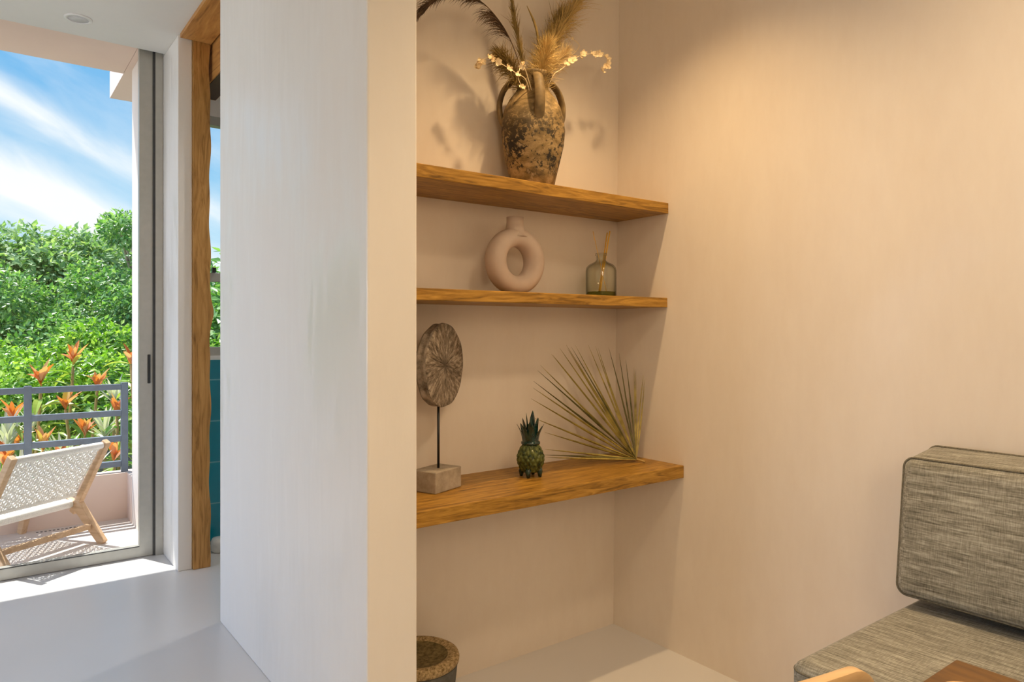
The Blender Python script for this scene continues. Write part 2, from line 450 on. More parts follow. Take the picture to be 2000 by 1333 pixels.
M['leaf_red'] = m_leaf('cordyline_orange', [(0, (.50, .13, .03)), (.5, (.74, .25, .07)), (.8, (.72, .36, .22)), (1, (.60, .46, .08))], per_object=True)
M['leaf_pale'] = m_leaf('pale_sunlit_strap', [(0, (.40, .44, .34)), (.6, (.68, .68, .60)), (1, (.84, .80, .70))], .35, .2, True)  # pale leaves whitened further, strong sun put into the colour

# ------------------------------------------------------------------ the setting
def struct(name, mb, mat, parent=None, bevel=0.0, smooth=False):
    o = mb.build(name, mat, parent, smooth, bevel)
    if parent is None: o['kind'] = 'structure'
    return o

XR, XL0, XL1 = 2.156, .824, .9755      # right wall, partition faces
YN, YP0, YP1 = 2.153, 1.738, 3.180     # niche back (at the floor), partition ends
YG = 4.36                              # glass line
struct('floor', MB().box(-2.75, 2.40, -2.6, 4.42, -.12, 0), M['floor'])
struct('ceiling', MB().box(-2.75, .82, -2.6, 4.29, CEIL, 2.93).box(.82, 2.40, -2.6, 4.345, CEIL, 2.93), M['ceiling'])
struct('wall_right', MB().box(XR, XR + .15, -2.6, 2.303, 0, CEIL), M['plaster'])
nb = MB().add([(XL1, YN, 0), (XR, YN, 0), (XR, YN + .15, 0), (XL1, YN + .15, 0), (XL1, YN - .037, CEIL), (XR, YN - .037, CEIL), (XR, YN + .15, CEIL), (XL1, YN + .15, CEIL)],
              [(3, 2, 1, 0), (4, 5, 6, 7), (0, 1, 5, 4), (1, 2, 6, 5), (2, 3, 7, 6), (3, 0, 4, 7)])
struct('wall_niche', nb, M['plaster'])
struct('wall_partition', MB().box(XL0, XL1, YP0, YP1, 0, CEIL), M['plaster_light'], bevel=.006)
struct('wall_stub', MB().box(.82, .889, 3.965, 4.33, 0, CEIL), M['plaster_light'], bevel=.004)
struct('wall_bath', MB().box(2.306, 2.40, 2.303, 4.345, 0, CEIL), M['plaster_light'])
# outer wall of the bathroom with its window opening
ow = MB().box(.889, 2.40, 4.36, 4.48, 0, 1.10).box(.889, 2.40, 4.36, 4.48, 2.50, 2.93).box(.889, .93, 4.36, 4.48, 1.10, 2.50).box(2.05, 2.40, 4.36, 4.48, 1.10, 2.50)
struct('wall_outer', ow, M['plaster_light'])
struct('wall_tiled', MB().box(.90, 2.30, 4.345, 4.359, 0, 1.075), M['tile'])
struct('wall_left', MB().box(-2.9, -2.75, -2.6, 2.2, 0, CEIL).box(-2.9, -2.75, 3.9, 4.42, 0, CEIL).box(-2.9, -2.75, 2.2, 3.9, 0, .25).box(-2.9, -2.75, 2.2, 3.9, 2.6, CEIL), M['plaster_light'])
struct('wall_rear', MB().box(-2.9, 2.306, -2.75, -2.6, 0, CEIL), M['plaster_light'])

# window in the bathroom
wn = struct('window_1', MB().box(.93, 2.05, 4.37, 4.43, 1.10, 1.15).box(.93, 2.05, 4.37, 4.43, 2.45, 2.50).box(.93, .97, 4.37, 4.43, 1.15, 2.45).box(2.01, 2.05, 4.37, 4.43, 1.15, 2.45).box(.97, 2.01, 4.37, 4.43, 1.535, 1.585), M['alu'])
MB().box(.97, 2.01, 4.398, 4.404, 1.15, 1.535).build('pane', M['pane'], wn)
MB().box(.97, 2.01, 4.398, 4.404, 1.585, 2.45).build('pane', M['pane'], wn)
MB().box(1.085, 1.105, 4.345, 4.37, 1.585, 1.615).build('latch', M['black'], wn)
# unseen wide window added in the left wall to daylight the partition
wl = MB()
for a, b in ((2.2, 2.25), (3.02, 3.07), (3.85, 3.9)): wl.box(-2.85, -2.80, a, b, .25, 2.6)
wl.box(-2.85, -2.80, 2.25, 3.85, .25, .30).box(-2.85, -2.80, 2.25, 3.85, 2.55, 2.6)
w2 = struct('window_added', wl, M['alu'])
for a, b in ((2.25, 3.02), (3.07, 3.85)): MB().box(-2.828, -2.822, a, b, .30, 2.55).build('pane', M['pane'], w2)

# sliding glass doors: fixed outer frame, three leaves
struct('trim_1', MB().box(.780, .818, 4.325, 4.41, 0, 2.93).box(-2.75, -2.71, 4.325, 4.41, 0, 2.93).box(-2.71, .780, 4.325, 4.41, 2.862, 2.93), M['alu'])
struct('gap_shade', MB().box(.768, .780, 4.330, 4.40, .003, 2.862), M['alu_dark'])  # dark strip standing for the shaded gap beside the door leaf
def door_leaf(n, x0, x1, y):
    fr = MB().box(x0, x0 + .066, y - .02, y + .02, .004, 2.86).box(x1 - .066, x1, y - .02, y + .02, .004, 2.86)
    fr.box(x0 + .066, x1 - .066, y - .02, y + .02, .004, .064).box(x0 + .066, x1 - .066, y - .02, y + .02, 2.815, 2.86)
    d = struct('door_%d' % n, fr, M['alu'])
    MB().box(x0 + .066, x1 - .066, y - .004, y + .004, .064, 2.815).build('pane', M['pane'], d)
    MB().box(x0 + .066, x1 - .066, y - .0225, y - .0201, .059, .064).build('gasket', M['alu_dark'], d)
    return d
d1 = door_leaf(1, -.42, .768, YG)
MB().box(.742, .757, YG - .026, YG - .0205, .955, 1.115).build('pull_handle', M['black'], d1, bevel=.003)
door_leaf(2, -1.57, -.36, YG + .043)
door_leaf(3, -2.705, -1.51, YG)

# wooden post and head of the doorway to the bathroom
def post_mesh():
    me = MB(); rows = 90; vs = []; fs = []
    for i in range(rows + 1):
        z = .002 + (CEIL - .006) * i / rows
        e = .0035 * math.sin(z * 9) + .003 * math.sin(z * 23 + 1) + .020 * math.exp(-((z - 1.335) / .06) ** 2) + .006 * math.exp(-((z - 1.25) / .05) ** 2)
        x1 = .972 + e
        vs += [(.8895, 3.945, z), (x1, 3.945, z), (x1 - .004, 4.0, z), (.8895, 4.0, z)]
    for i in range(rows):
        a = 4 * i; b = a + 4
        for k in range(4): fs.append((a + k, a + (k + 1) % 4, b + (k + 1) % 4, b + k))
    fs += [(3, 2, 1, 0), tuple(4 * rows + k for k in range(4))]
    return me.add(vs, fs)
struct('trim_3', post_mesh(), M['post'])
struct('trim_4', MB().box(.826, .976, 3.182, 3.94, CEIL - .022, CEIL - .001), M['header'])
struct('trim_5', MB().box(.985, 1.09, 3.0, 4.30, 2.575, CEIL - .001), M['header'])
MB().box(.99, 1.085, 3.02, 4.28, 2.570, 2.5745).build('track', M['dark_wood'], bpy.data.objects['trim_5'])

# balcony
struct('balcony_floor', MB().box(-3.0, .93, 4.42, 5.45, -.12, -.004), M['balcony'])
dr = MB()
for i in range(14): dr.box(.28 + i * .022, .292 + i * .022, 5.262, 5.276, -.0035, -.002)
struct('trim_6', dr, M['alu_dark'])
struct('parapet_wall', MB().box(-3.0, .93, 5.33, 5.45, -.004, .298).box(.79, .93, 5.15, 5.33, -.004, .298), M['pink'])
struct('wing_wall', MB().box(.79, .93, 4.482, 5.145, -.004, 2.93).box(.822, .93, 4.42, 4.482, -.004, 2.93), M['white_stucco'])
struct('soffit', MB().box(-3.2, .754, 4.292, 5.25, 2.932, 3.10), M['pink'])
struct('roof_slab', MB().box(.756, 2.6, 4.292, 5.86, 2.932, 3.12).box(-3.0, 2.6, -2.75, 4.29, 2.932, 3.12), M['pink'])
struct('ground', MB().box(-60, 60, 5.6, 90, -2.2, -2.0), M['soil'])
# outlet box on the wing wall
so = thing('wall_outlet', 'small metal outlet box low on the pale balcony side wall', 'outlet', (.7895, 4.60, .30))
MB().box(-.012, 0, -.035, .035, -.05, .05).build('box', M['alu'], so, bevel=.003)
MB().box(-.016, -.0125, -.02, .02, -.025, .025).build('cover', M['alu_dark'], so)

# balcony railing
rl = thing('balcony_railing', 'blue grey metal railing with four horizontal bars on the pink parapet', 'railing', (0, 5.39, .298))
for x in (-2.4, -1.87, -1.34, -.82, -.288, .243, .781):
    MB().box(x - .0205, x + .0205, -.0205, .0205, 0, .60).build('post', M['rail'], rl, bevel=.003)
for z in (.888, .712, .541, .372):
    MB().box(-2.6, .76, -.019, .019, z - .298 - .0385, z - .298).build('rail', M['rail'], rl, bevel=.003)

# small white block inside the bathroom door
db = at(421, 1083, Z=0)
bl = MB().lathe([(0, 0), (.042, 0), (.05, .012), (.05, .058), (.042, .076), (.02, .082), (0, .082)], 28).build('white_block', M['ceramic'], None, True, loc=(db.x + .035, db.y + .04, 0))
tag(bl, 'small rounded white block on the floor beside the teal tiles', 'doorstop')

# ------------------------------------------------------------------ downlight housings
def downlight(x, y, label, k=1.0):
    t = thing('recessed_downlight', label, 'ceiling light', (x, y, CEIL - .0005), group='recessed ceiling lights')
    MB().lathe([(.046 * k, -.002), (.047 * k, -.007), (.060 * k, -.004), (.0605 * k, 0)], 40).build('trim_ring', M['white'], t, True)
    MB().lathe([(0, -.003), (.046 * k, -.003), (.046 * k, -.0005), (0, -.0005)], 40).build('lens', M['lamp_face'], t, True)
tl = at(153, 36, Z=CEIL)
downlight(tl.x, tl.y, 'round white ceiling light near the sliding glass door, switched off')
downlight(1.60, 1.54, 'round ceiling light just in front of the shelf niche')
downlight(1.40, .42, 'unseen ceiling light above the grey corner seat, widened to soften shelf shadows', 3.2)
downlight(1.65, 3.55, 'unseen ceiling light added to brighten the teal tiled bathroom')
downlight(.30, .75, 'unseen ceiling light added to light the partition front, widened for soft shadows', 3.2)
# unseen paper globe added behind the camera as soft fill for the niche
m, nt_, b_ = pmat('added_glow_paper', (.85, .8, .7), .8)
b_.inputs['Emission Color'].default_value = (*LAMP_SOFT, 1); b_.inputs['Emission Strength'].default_value = GLOBE
M['globe'] = m
gl = thing('fill_globe', 'unseen round paper globe added behind the camera as soft fill light', 'lamp', (-.15, -1.15, 2.02))
MB().lathe([(0, -.32)] + [(.32 * math.cos(math.radians(a)), .32 * math.sin(math.radians(a))) for a in range(-80, 81, 10)] + [(0, .32)], 40).build('shade', M['globe'], gl, True)
MB().tube([(0, 0, .32), (0, 0, CEIL - 2.02 - .021)], .003, 8).build('cord', M['black'], gl, True)
MB().lathe([(0, CEIL - 2.041), (.05, CEIL - 2.041), (.05, CEIL - 2.0215), (0, CEIL - 2.0215)], 32).build('ceiling_cup', M['white'], gl, True)

# ------------------------------------------------------------------ shelves
def shelf(name, label, y0, z0, z1):
    m = MB(); e = .0006
    yb = YN - .037 * z1 / CEIL - .001
    m.box(XL1 + e, XR - e, y0, yb, z0, z1)
    o = m.build(name, M['shelf'], None, bevel=.0022)
    return tag(o, label, 'shelf', 'wooden shelves in the niche')
ZT, ZM, ZB = 1.747, 1.376, .731
shelf('wall_shelf', 'top wooden shelf carrying the terracotta vase', 1.850, ZT - .041, ZT)
shelf('wall_shelf', 'middle wooden shelf carrying the ring vase and the glass bottle', 1.855, ZM - .037, ZM)
shelf('wall_shelf', 'lowest and deepest wooden shelf carrying the palm leaf and the carved disc', 1.774, ZB - .047, ZB)

# ------------------------------------------------------------------ terracotta vase and dried stems
VX, VY = 1.590, 1.992
vt = thing('terracotta_vase', 'weathered terracotta vase with three handles on the top shelf', 'vase', (VX, VY, ZT))
prof = [(0, 0), (.070, 0), (.074, .004), (.084, .05), (.099, .11), (.110, .165), (.1145, .215), (.1115, .255), (.101, .293), (.084, .326), (.066, .350),
        (.0565, .366), (.0560, .385), (.0645, .402), (.069, .412), (.068, .419), (.060, .420), (.052, .408), (.047, .385), (.05, .36), (.07, .33), (.09, .28), (.10, .21), (.08, .06), (.06, .02), (0, .02)]
def vwarp(r, z, a): return r * (1 + .008 * math.sin(3 * a + z * 20) + .006 * math.sin(7 * a - z * 33))
vb = MB().lathe(prof, 72, warp=vwarp).build('body', M['vase'], vt, True)
right = Vector((.7996, -.6006, 0)); fwd = Vector((.6006, .7996, 0))
def vhandle(ang):
    d = right * math.cos(ang) + fwd * math.sin(ang)
    P = catmull([d * .058 + Vector((0, 0, .397)), d * .080 + Vector((0, 0, .392)), d * .106 + Vector((0, 0, .362)), d * .1195 + Vector((0, 0, .318)), d * .1175 + Vector((0, 0, .272)), d * .104 + Vector((0, 0, .236))], 8)
    sd = d.cross(Vector((0, 0, 1)))
    m = MB(); vs = []; fs = []; n = 12
    for i, p in enumerate(P):
        t = (P[min(i + 1, len(P) - 1)] - P[max(i - 1, 0)]).normalized(); nn = sd.cross(t).normalized()
        for k in range(n):
            a = 2 * math.pi * k / n
            vs.append(p + sd * .0185 * math.cos(a) + nn * .0105 * math.sin(a) * (1 - .35 * math.cos(a) ** 2))
    for i in range(len(P) - 1):
        for k in range(n): fs.append((i * n + k, i * n + (k + 1) % n, (i + 1) * n + (k + 1) % n, (i + 1) * n + k))
    m.add(vs, fs).build('handle', M['vase_handle'], vt, True)
vhandle(math.radians(-80)); vhandle(math.radians(178)); vhandle(math.radians(24))

rnd = random.Random(4)
def plume(name, label, path, mat, stem_mat, n, length, droop, spread, t0=.3, w=.0016, seed=1, lean=None, tuft=None, group='dried stems in the terracotta vase', stem_r=.0022):
    """a dried grass plume: stem tube along path, hair strands leaving it and bending under their weight"""
    R = random.Random(seed); base = Vector(path[0])
    t = thing(name, label, 'dried plant', base, group=group)
    P = [p - base for p in catmull(path, 10)]
    MB().tube(P, [stem_r * (1 - .7 * i / (len(P) - 1)) for i in range(len(P))], 6).build('stem', stem_mat, t, True)
    m = MB()
    for k in range(n):
        s = t0 + (1 - t0) * R.random() ** .9
        if tuft:
            c = R.choice(tuft); s = min(.995, max(t0, c + R.gauss(0, .014)))
        i = s * (len(P) - 1); j = min(int(i), len(P) - 2); p = P[j].lerp(P[j + 1], i - j); tg = (P[j + 1] - P[j]).normalized()
        d = (tg * R.uniform(.5, 1.0) + Vector((R.gauss(0, 1), R.gauss(0, 1), R.gauss(0, 1))) * spread + (lean or Vector())).normalized()
        L = length * R.uniform(.45, 1.0) * (1 - .45 * max(0, (s - .75) / .25)); q = p.copy(); pts = [q.copy()]
        for a in range(5):
            d = (d + Vector((0, 0, -1)) * droop * (.4 + .3 * a) + Vector((R.gauss(0, .06), R.gauss(0, .06), R.gauss(0, .06)))).normalized(); q = q + d * L / 5
            if q.y + base.y > 2.108 : q.y = 2.108 - base.y
            pts.append(q.copy())
        sd = d.cross(Vector((R.gauss(0, 1), R.gauss(0, 1), R.gauss(0, 1)))).normalized()
        m.ribbon(pts, [w, w, w * .9, w * .75, w * .5, w * .1], sd)
    m.build('plume', mat, t)
    return t
mouth = lambda dx, dy: Vector((VX + dx, VY + dy, ZT + .30))
plume('drooping_grass_plume', 'dark brown grass plume arching left from the vase with hanging tufts',
      [mouth(-.02, 0), at(1020, 150, Y=1.985), at(1004, 95, Y=1.98), at(978, 45, Y=1.97), at(938, 2, Y=1.96), at(890, -14, Y=1.95), at(848, 4, Y=1.945), at(824, 30, Y=1.94)],
      M['plume_dark'], M['plume_dark'], 760, .115, .26, .12, .30, .0019, 11, Vector((-.75, .0, .12)), [.36, .41, .45, .56, .60, .70, .75, .83, .88, .93, .97])
plume('upright_grass_spike', 'tall olive brown grass spike rising straight left of centre in the vase',
      [mouth(0, .01), at(1024, 140, Y=2.0), at(1015, 90, Y=2.0), at(1005, 40, Y=2.0), at(996, -25, Y=2.0)],
      M['plume_olive'], M['plume_olive'], 700, .075, .0, .11, .25, .0018, 12)
plume('golden_pampas_plume', 'large golden pampas plume leaning right out of the frame top',
      [mouth(.02, .01), at(1056, 140, Y=2.03), at(1075, 95, Y=2.03), at(1102, 45, Y=2.03), at(1135, -10, Y=2.03), at(1160, -45, Y=2.03)],
      M['pampas'], M['stalk'], 2300, .125, .02, .25, .12, .0017, 13)
plume('golden_pampas_plume', 'olive golden pampas plume behind the vase mouth, left of the large one',
      [mouth(.0, .03), at(1048, 140, Y=2.05), at(1066, 90, Y=2.05), at(1085, 50, Y=2.05), at(1098, 30, Y=2.05)],
      M['plume_olive'], M['stalk'], 1200, .11, .02, .22, .15, .0020, 18)
plume('pale_pampas_plume', 'short fluffy pale pampas tuft over the vase mouth',
      [mouth(.02, -.02), at(1056, 150, Y=1.95), at(1062, 118, Y=1.95), at(1070, 84, Y=1.95)],
      M['pampas'], M['stalk'], 1700, .085, .04, .5, .10, .0016, 14)
plume('pale_pampas_plume', 'pale pampas tuft spreading right above the right handle',
      [mouth(.03, .0), at(1066, 150, Y=1.98), at(1086, 122, Y=1.98), at(1108, 100, Y=1.98)],
      M['pampas_pale'], M['stalk'], 1100, .075, .03, .45, .2, .0015, 15)
plume('brown_grass_tuft', 'short dark brown grass tuft at the left of the vase mouth',
      [mouth(-.02, .01), at(1010, 152, Y=1.99), at(994, 128, Y=1.99), at(974, 106, Y=1.99)],
      M['plume_olive'], M['plume_dark'], 1300, .085, .10, .40, .12, .0020, 16)
# single dark blade
bt = thing('dried_grass_blade', 'single dark narrow blade standing in the middle of the vase', 'dried plant', mouth(.0, -.01), group='dried stems in the terracotta vase')
bp = [p - Vector(bt.location) for p in catmull([mouth(0, -.01), at(1052, 140, Y=1.98), at(1051, 80, Y=1.98), at(1044, 45, Y=1.98), at(1029, 11, Y=1.98)], 8)]
nbp = len(bp) - 1
MB().tube(bp, [(.0032 if i / nbp < .5 else .0042) * (1 - max(0, i / nbp - .78) * 4) + .0004 for i in range(nbp + 1)], 6).build('blade', M['plume_olive'], bt, True)

def blossoms(name, label, path, flowers, seed, size=.013):
    R = random.Random(seed); base = Vector(path[0])
    t = thing(name, label, 'dried flower', base, group='cream blossom twigs in the terracotta vase')
    P = [p - base for p in catmull(path, 8)]
    MB().tube(P, [.0017 * (1 - .5 * i / (len(P) - 1)) for i in range(len(P))], 6).build('twig', M['petal'], t, True)
    for s in flowers:
        if isinstance(s, tuple): c = Vector(s) - base
        else:
            i = s * (len(P) - 1); j = min(int(i), len(P) - 2); c = P[j].lerp(P[j + 1], i - j)
        m = MB()
        up = Vector((R.uniform(-.6, .6), -1, R.uniform(-.5, .7))).normalized(); a = up.cross(Vector((0, 0, 1))).normalized(); b = up.cross(a)
        for k in range(5):
            an = 2 * math.pi * k / 5 + R.uniform(-.3, .3); d = (a * math.cos(an) + b * math.sin(an) + up * .35).normalized()
            s1 = d.cross(up).normalized(); L = size * R.uniform(.75, 1.15)
            pts = [c, c + d * L * .4, c + d * L * .8, c + d * L + up * L * .3]
            m.ribbon(pts, [L * .25, L * .75, L * .8, L * .25], s1)
        m.lathe([(0, -.003), (.003, 0), (0, .004)], 8, (c.x, c.y, c.z)).build('blossom', M['petal'], t)
blossoms('blossom_twig', 'cream blossom twig reaching left over the vase rim',
         [mouth(-.02, -.02), at(1028, 158, Y=1.93), at(1008, 143, Y=1.93), at(985, 128, Y=1.94), at(955, 113, Y=1.96), at(938, 122, Y=1.98), at(931, 130, Y=1.99)],
         [.43, .46, .57, .63, .66, .80, .84, .93, .96, 1.0], 3)
blossoms('blossom_twig', 'cream blossom twig hanging in front of the vase neck',
         [mouth(-.01, -.03), at(1026, 136, Y=1.91), at(1018, 128, Y=1.90), at(1012, 150, Y=1.885), at(1020, 172, Y=1.875)],
         [.42, .48, .55, .72, .97, 1.0], 5, .012)
blossoms('blossom_twig', 'cream blossom twig reaching far right past the vase',
         [mouth(.03, -.01), at(1078, 152, Y=1.95), at(1098, 134, Y=1.95), at(1120, 116, Y=1.95), at(1140, 107, Y=1.95), at(1165, 106, Y=1.95), at(1184, 112, Y=1.95), at(1186, 128, Y=1.95), at(1175, 137, Y=1.95)],
         [.30, .34, .38, .46, .50, .58, .62, .66, .74, .78, .86, .89, .93, 1.0], 8, .015)
blossoms('blossom_twig', 'thin pale twig curling at the right of the pampas',
         [mouth(.03, .02), at(1075, 140, Y=2.02), at(1112, 112, Y=2.02), at(1131, 92, Y=2.02), at(1124, 80, Y=2.02), at(1110, 72, Y=2.02), at(1100, 61, Y=2.02)], [.75, .98], 9, .007)

# ------------------------------------------------------------------ ring vase
rv = thing('ring_vase', 'matte beige ring shaped vase with a hole, on the middle shelf', 'vase', (1.527, 2.015, ZM))
m = MB(); NU, NV = 96, 32; vs = []; fs = []
for i in range(NU):
    a = 2 * math.pi * i / NU
    for k in range(NV):
        b = 2 * math.pi * k / NV
        cr = .0855; tr = .0335; th = .042
        cb = math.cos(b); sb = math.sin(b)
        r = cr + tr * math.copysign(abs(cb) ** .9, cb)
        z = .1185 + r * math.sin(a)
        y = th * math.copysign(abs(sb) ** .9, sb)
        if z < .0008: z = .0008
        vs.append((r * math.cos(a), y, z))
for i in range(NU):
    for k in range(NV):
        fs.append((i * NV + k, ((i + 1) % NU) * NV + k, ((i + 1) % NU) * NV + (k + 1) % NV, i * NV + (k + 1) % NV))
m.add(vs, fs).build('body', M['clay'], rv, True)
MB().lathe([(.048, .205), (.038, .222), (.0325, .240), (.030, .258), (.0305, .276), (.027, .277), (.0255, .272), (.026, .24), (0, .23)], 40).build('neck', M['clay'], rv, True)

# ------------------------------------------------------------------ reed diffuser bottle
bx = thing('diffuser_bottle', 'clear glass bottle at the right end of the middle shelf', 'bottle', (1.965, 2.03, ZM + .0005))
MB().lathe([(0, 0), (.057, 0), (.0605, .004), (.0605, .108), (.058, .120), (.048, .131), (.030, .140), (.0205, .146), (.0185, .152), (.0185, .166), (.0225, .168), (.0225, .176), (.0185, .177),
            (.0155, .175), (.0155, .15), (.028, .137), (.046, .127), (.0555, .116), (.0575, .105), (.0575, .008), (0, .007)], 56).build('glass', M['bottle'], bx, True)
MB().lathe([(0, .0085), (.0568, .0085), (.0568, .024), (0, .024)], 48).build('liquid', M['oil'], bx, True)
ro = Vector(bx.location)
def reed(p, q, label, r=.0018):
    p, q = Vector(p), Vector(q); o = MB().tube([Vector(), q - p], r, 8).build('diffuser_reed', M['reed'], None, loc=p)
    tag(o, label, 'reed', 'reeds in the glass bottle')
neck = ro + Vector((0, 0, .165))
reed(ro + Vector((-.026, -.022, .026)), at(1191, 452, Y=2.05), 'thick yellow reed leaning right in the glass bottle, front one', .0028)
reed(ro + Vector((-.020, -.010, .026)), at(1186, 455, Y=2.06), 'yellow reed leaning right in the glass bottle, behind the thick one', .0026)
reed(ro + Vector((.024, -.006, .026)), at(1158, 452, Y=2.03), 'thin yellow reed leaning left in the glass bottle', .0011)

# ------------------------------------------------------------------ carved disc on a stand
ds = thing('disc_sculpture', 'grey weathered wooden disc with radial grooves on a rod and stone block', 'sculpture', (1.196, 2.0, ZB))
ca = math.atan2(.05, .128)
ex = Vector((math.cos(ca), math.sin(ca), 0)); ey = Vector((-math.sin(ca), math.cos(ca), 0))
def obx(m, c, hx, hy, z0, z1):
    P = [c - ex * hx - ey * hy, c + ex * hx - ey * hy, c + ex * hx + ey * hy, c - ex * hx + ey * hy]
    return m.add([(p.x, p.y, z0) for p in P] + [(p.x, p.y, z1) for p in P], [(3, 2, 1, 0), (4, 5, 6, 7), (0, 1, 5, 4), (1, 2, 6, 5), (2, 3, 7, 6), (3, 0, 4, 7)])
obx(MB(), Vector((0, 0, 0)), .069, .048, 0, .068).build('stone_base', M['block'], ds, bevel=.003)
MB().tube([(0.005, 0, .0675), (0.005, 0, .275)], .0042, 12).build('rod', M['rod'], ds, True)
# disc: polar grid with carved radial grooves; local z is the face normal
R = random.Random(21); NA, NR = 220, 14
gro = [0.0] * NA
for k in range(46):
    c = R.randrange(NA); w = R.choice((1, 1, 2, 3)); dep = R.uniform(.3, 1)
    for j in range(-w, w + 1): gro[(c + j) % NA] = max(gro[(c + j) % NA], dep * (1 - abs(j) / (w + 1)))
def rim(a): return .137 * (1 + .012 * math.sin(2 * a + 1) + .010 * math.sin(5 * a) + .006 * math.sin(11 * a + 2))
m = MB(); vs = [(0, 0, .017)]; fs = []
for j in range(1, NR + 1):
    for k in range(NA):
        a = 2 * math.pi * k / NA; rr = rim(a) * j / NR
        env = min(1, j / 3) * (1 - .25 * j / NR)
        vs.append((rr * math.cos(a), rr * math.sin(a), .020 - .0055 * gro[k] * env - .003 * math.exp(-(j / 1.5) ** 2) - (.002 if j == NR else 0)))
for k in range(NA): fs.append((0, 1 + k, 1 + (k + 1) % NA))
for j in range(NR - 1):
    for k in range(NA):
        a = 1 + j * NA + k; b = 1 + j * NA + (k + 1) % NA; fs.append((a, b, b + NA, a + NA))
q = Vector((.536, -.844, 0)).normalized()
face = m.add(vs, fs).build('carved_face', M['slice'], ds, False)
rot = q.to_track_quat('Z', 'Y')
dc = Vector((.012, .0, .4035))
m2 = MB(); vs = []; fs = []
for j, (zz, sc_) in enumerate(((.018, 1.0), (.012, 1.012), (0, .985), (-.012, 1.0), (-.020, .96), (-.021, .0))):
    for k in range(NA):
        a = 2 * math.pi * k / NA; rr = rim(a) * sc_ * (1 + (.006 * math.sin(13 * a + zz * 300) if 0 < j < 4 else 0)); vs.append((rr * math.cos(a), rr * math.sin(a), zz))
for j in range(5):
    for k in range(NA): fs.append((j * NA + (k + 1) % NA, j * NA + k, (j + 1) * NA + k, (j + 1) * NA + (k + 1) % NA))
back = m2.add(vs, fs).build('bark_edge', M['slice_edge'], ds, False)
for o in (face, back):
    o.location = dc; o.rotation_mode = 'QUATERNION'; o.rotation_quaternion = rot

# ------------------------------------------------------------------ ceramic pineapple
pp = thing('ceramic_pineapple', 'small dark green glazed pineapple jar on the lowest shelf', 'ornament', (1.562, 1.970, ZB), .3)
m = MB(); prof = []; NS, NP = 56, 120
vs = []; fs = []
for j in range(NS + 1):
    t = j / NS; z = .017 + .100 * t
    r = .0455 * math.sin(math.pi * (.14 + .70 * t)) ** .62 * (1.0 if t < .45 else 1 - .20 * ((t - .45) / .55) ** 1.4)
    for k in range(NP):
        a = 2 * math.pi * k / NP
        sc_ = (abs(math.sin(a * 8 + t * 11)) * abs(math.sin(a * 8 - t * 11))) ** .7
        rr = r + (.0055 * sc_ if .02 < t < .97 else 0); vs.append((rr * math.cos(a), rr * math.sin(a), z))
for j in range(NS):
    for k in range(NP): fs.append((j * NP + k, j * NP + (k + 1) % NP, (j + 1) * NP + (k + 1) % NP, (j + 1) * NP + k))
fs.append(tuple(range(NP - 1, -1, -1))); fs.append(tuple(NS * NP + k for k in range(NP)))
m.add(vs, fs).build('body', M['olive_glaze'], pp, True)
MB().lathe([(0, .112), (.030, .112), (.034, .117), (.034, .123), (.029, .126), (.026, .132), (.024, .150), (.019, .165), (0, .170)], 32).build('lid', M['green_glaze'], pp, True)
lid = bpy.data.objects['lid']
R = random.Random(6)
for ring, (n, r0, tilt, L) in enumerate(((8, .024, .42, .058), (6, .019, .20, .070), (3, .010, .08, .082))):
    for k in range(n):
        a = 2 * math.pi * (k + .5 * ring) / n + R.uniform(-.12, .12); d = Vector((math.cos(a), math.sin(a), 0)); L2 = L * R.uniform(.85, 1.1)
        z0 = .126 + .012 * ring; P = [d * r0 + Vector((0, 0, z0)), d * (r0 + tilt * L2 * .35) + Vector((0, 0, z0 + L2 * .5)), d * (r0 + tilt * L2) + Vector((0, 0, z0 + L2))]
        P = catmull(P, 5); n2 = len(P) - 1; sd = d.cross(Vector((0, 0, 1)))
        mm = MB(); vs = []; fs = []
        for i, p in enumerate(P):
            w = .0115 * (1 - (i / n2) ** 3.2) + .0008; th = .0045 * (1 - i / n2) + .0006
            vs += [p - sd * w, p + d * th, p + sd * w, p - d * th]
        for i in range(n2):
            for c in range(4): fs.append((4 * i + c, 4 * i + (c + 1) % 4, 4 * i + 4 + (c + 1) % 4, 4 * i + 4 + c))
        fs += [(3, 2, 1, 0), tuple(4 * n2 + c for c in range(4))]
        mm.add(vs, fs).build('crown_leaf', M['green_glaze'], lid)
for k in range(4):
    a = math.pi / 2 * k + .35; d = Vector((math.cos(a), math.sin(a), 0))
    MB().tube([d * .028 + Vector((0, 0, .034)), d * .034 + Vector((0, 0, .018)), d * .034 + Vector((0, 0, .0005))], [.012, .010, .0055], 10).build('foot', M['green_glaze'], pp, True)

# ------------------------------------------------------------------ dried fan palm leaf
hub = at(1243, 898, Z=ZB + .012)
pl = thing('fan_palm_leaf', 'dried fan palm leaf spread open on the lowest shelf in the niche corner', 'dried leaf', hub)
MB().tube([Vector((0, 0, 0)), Vector((.012, -.016, -.004)), Vector((.018, -.030, -.0075))], [.005, .0045, .0035], 8).build('stalk', M['stalk'], pl, True)
tips = [(1066, 894, 2.0), (1062, 889, 2.02), (1064, 878, 2.07), (1064, 845, 2.085), (1038, 815, 2.10), (1037, 779, 2.10), (1041, 758, 2.105), (1042, 745, 2.105), (1050, 724, 2.108), (1055, 713, 2.108), (1077, 692, 2.11), (1080, 694, 2.10),
        (1093, 680, 2.115), (1106, 674, 2.115), (1109, 682, 2.105), (1116, 678, 2.115), (1124, 675, 2.11), (1149, 674, 2.115), (1163, 676, 2.11), (1168, 680, 2.10), (1189, 679, 2.10), (1209, 690, 2.085), (1222, 702, 2.07), (1240, 718, 2.03), (1244, 722, 2.02), (1257, 732, 1.975), (1259, 742, 1.97)]
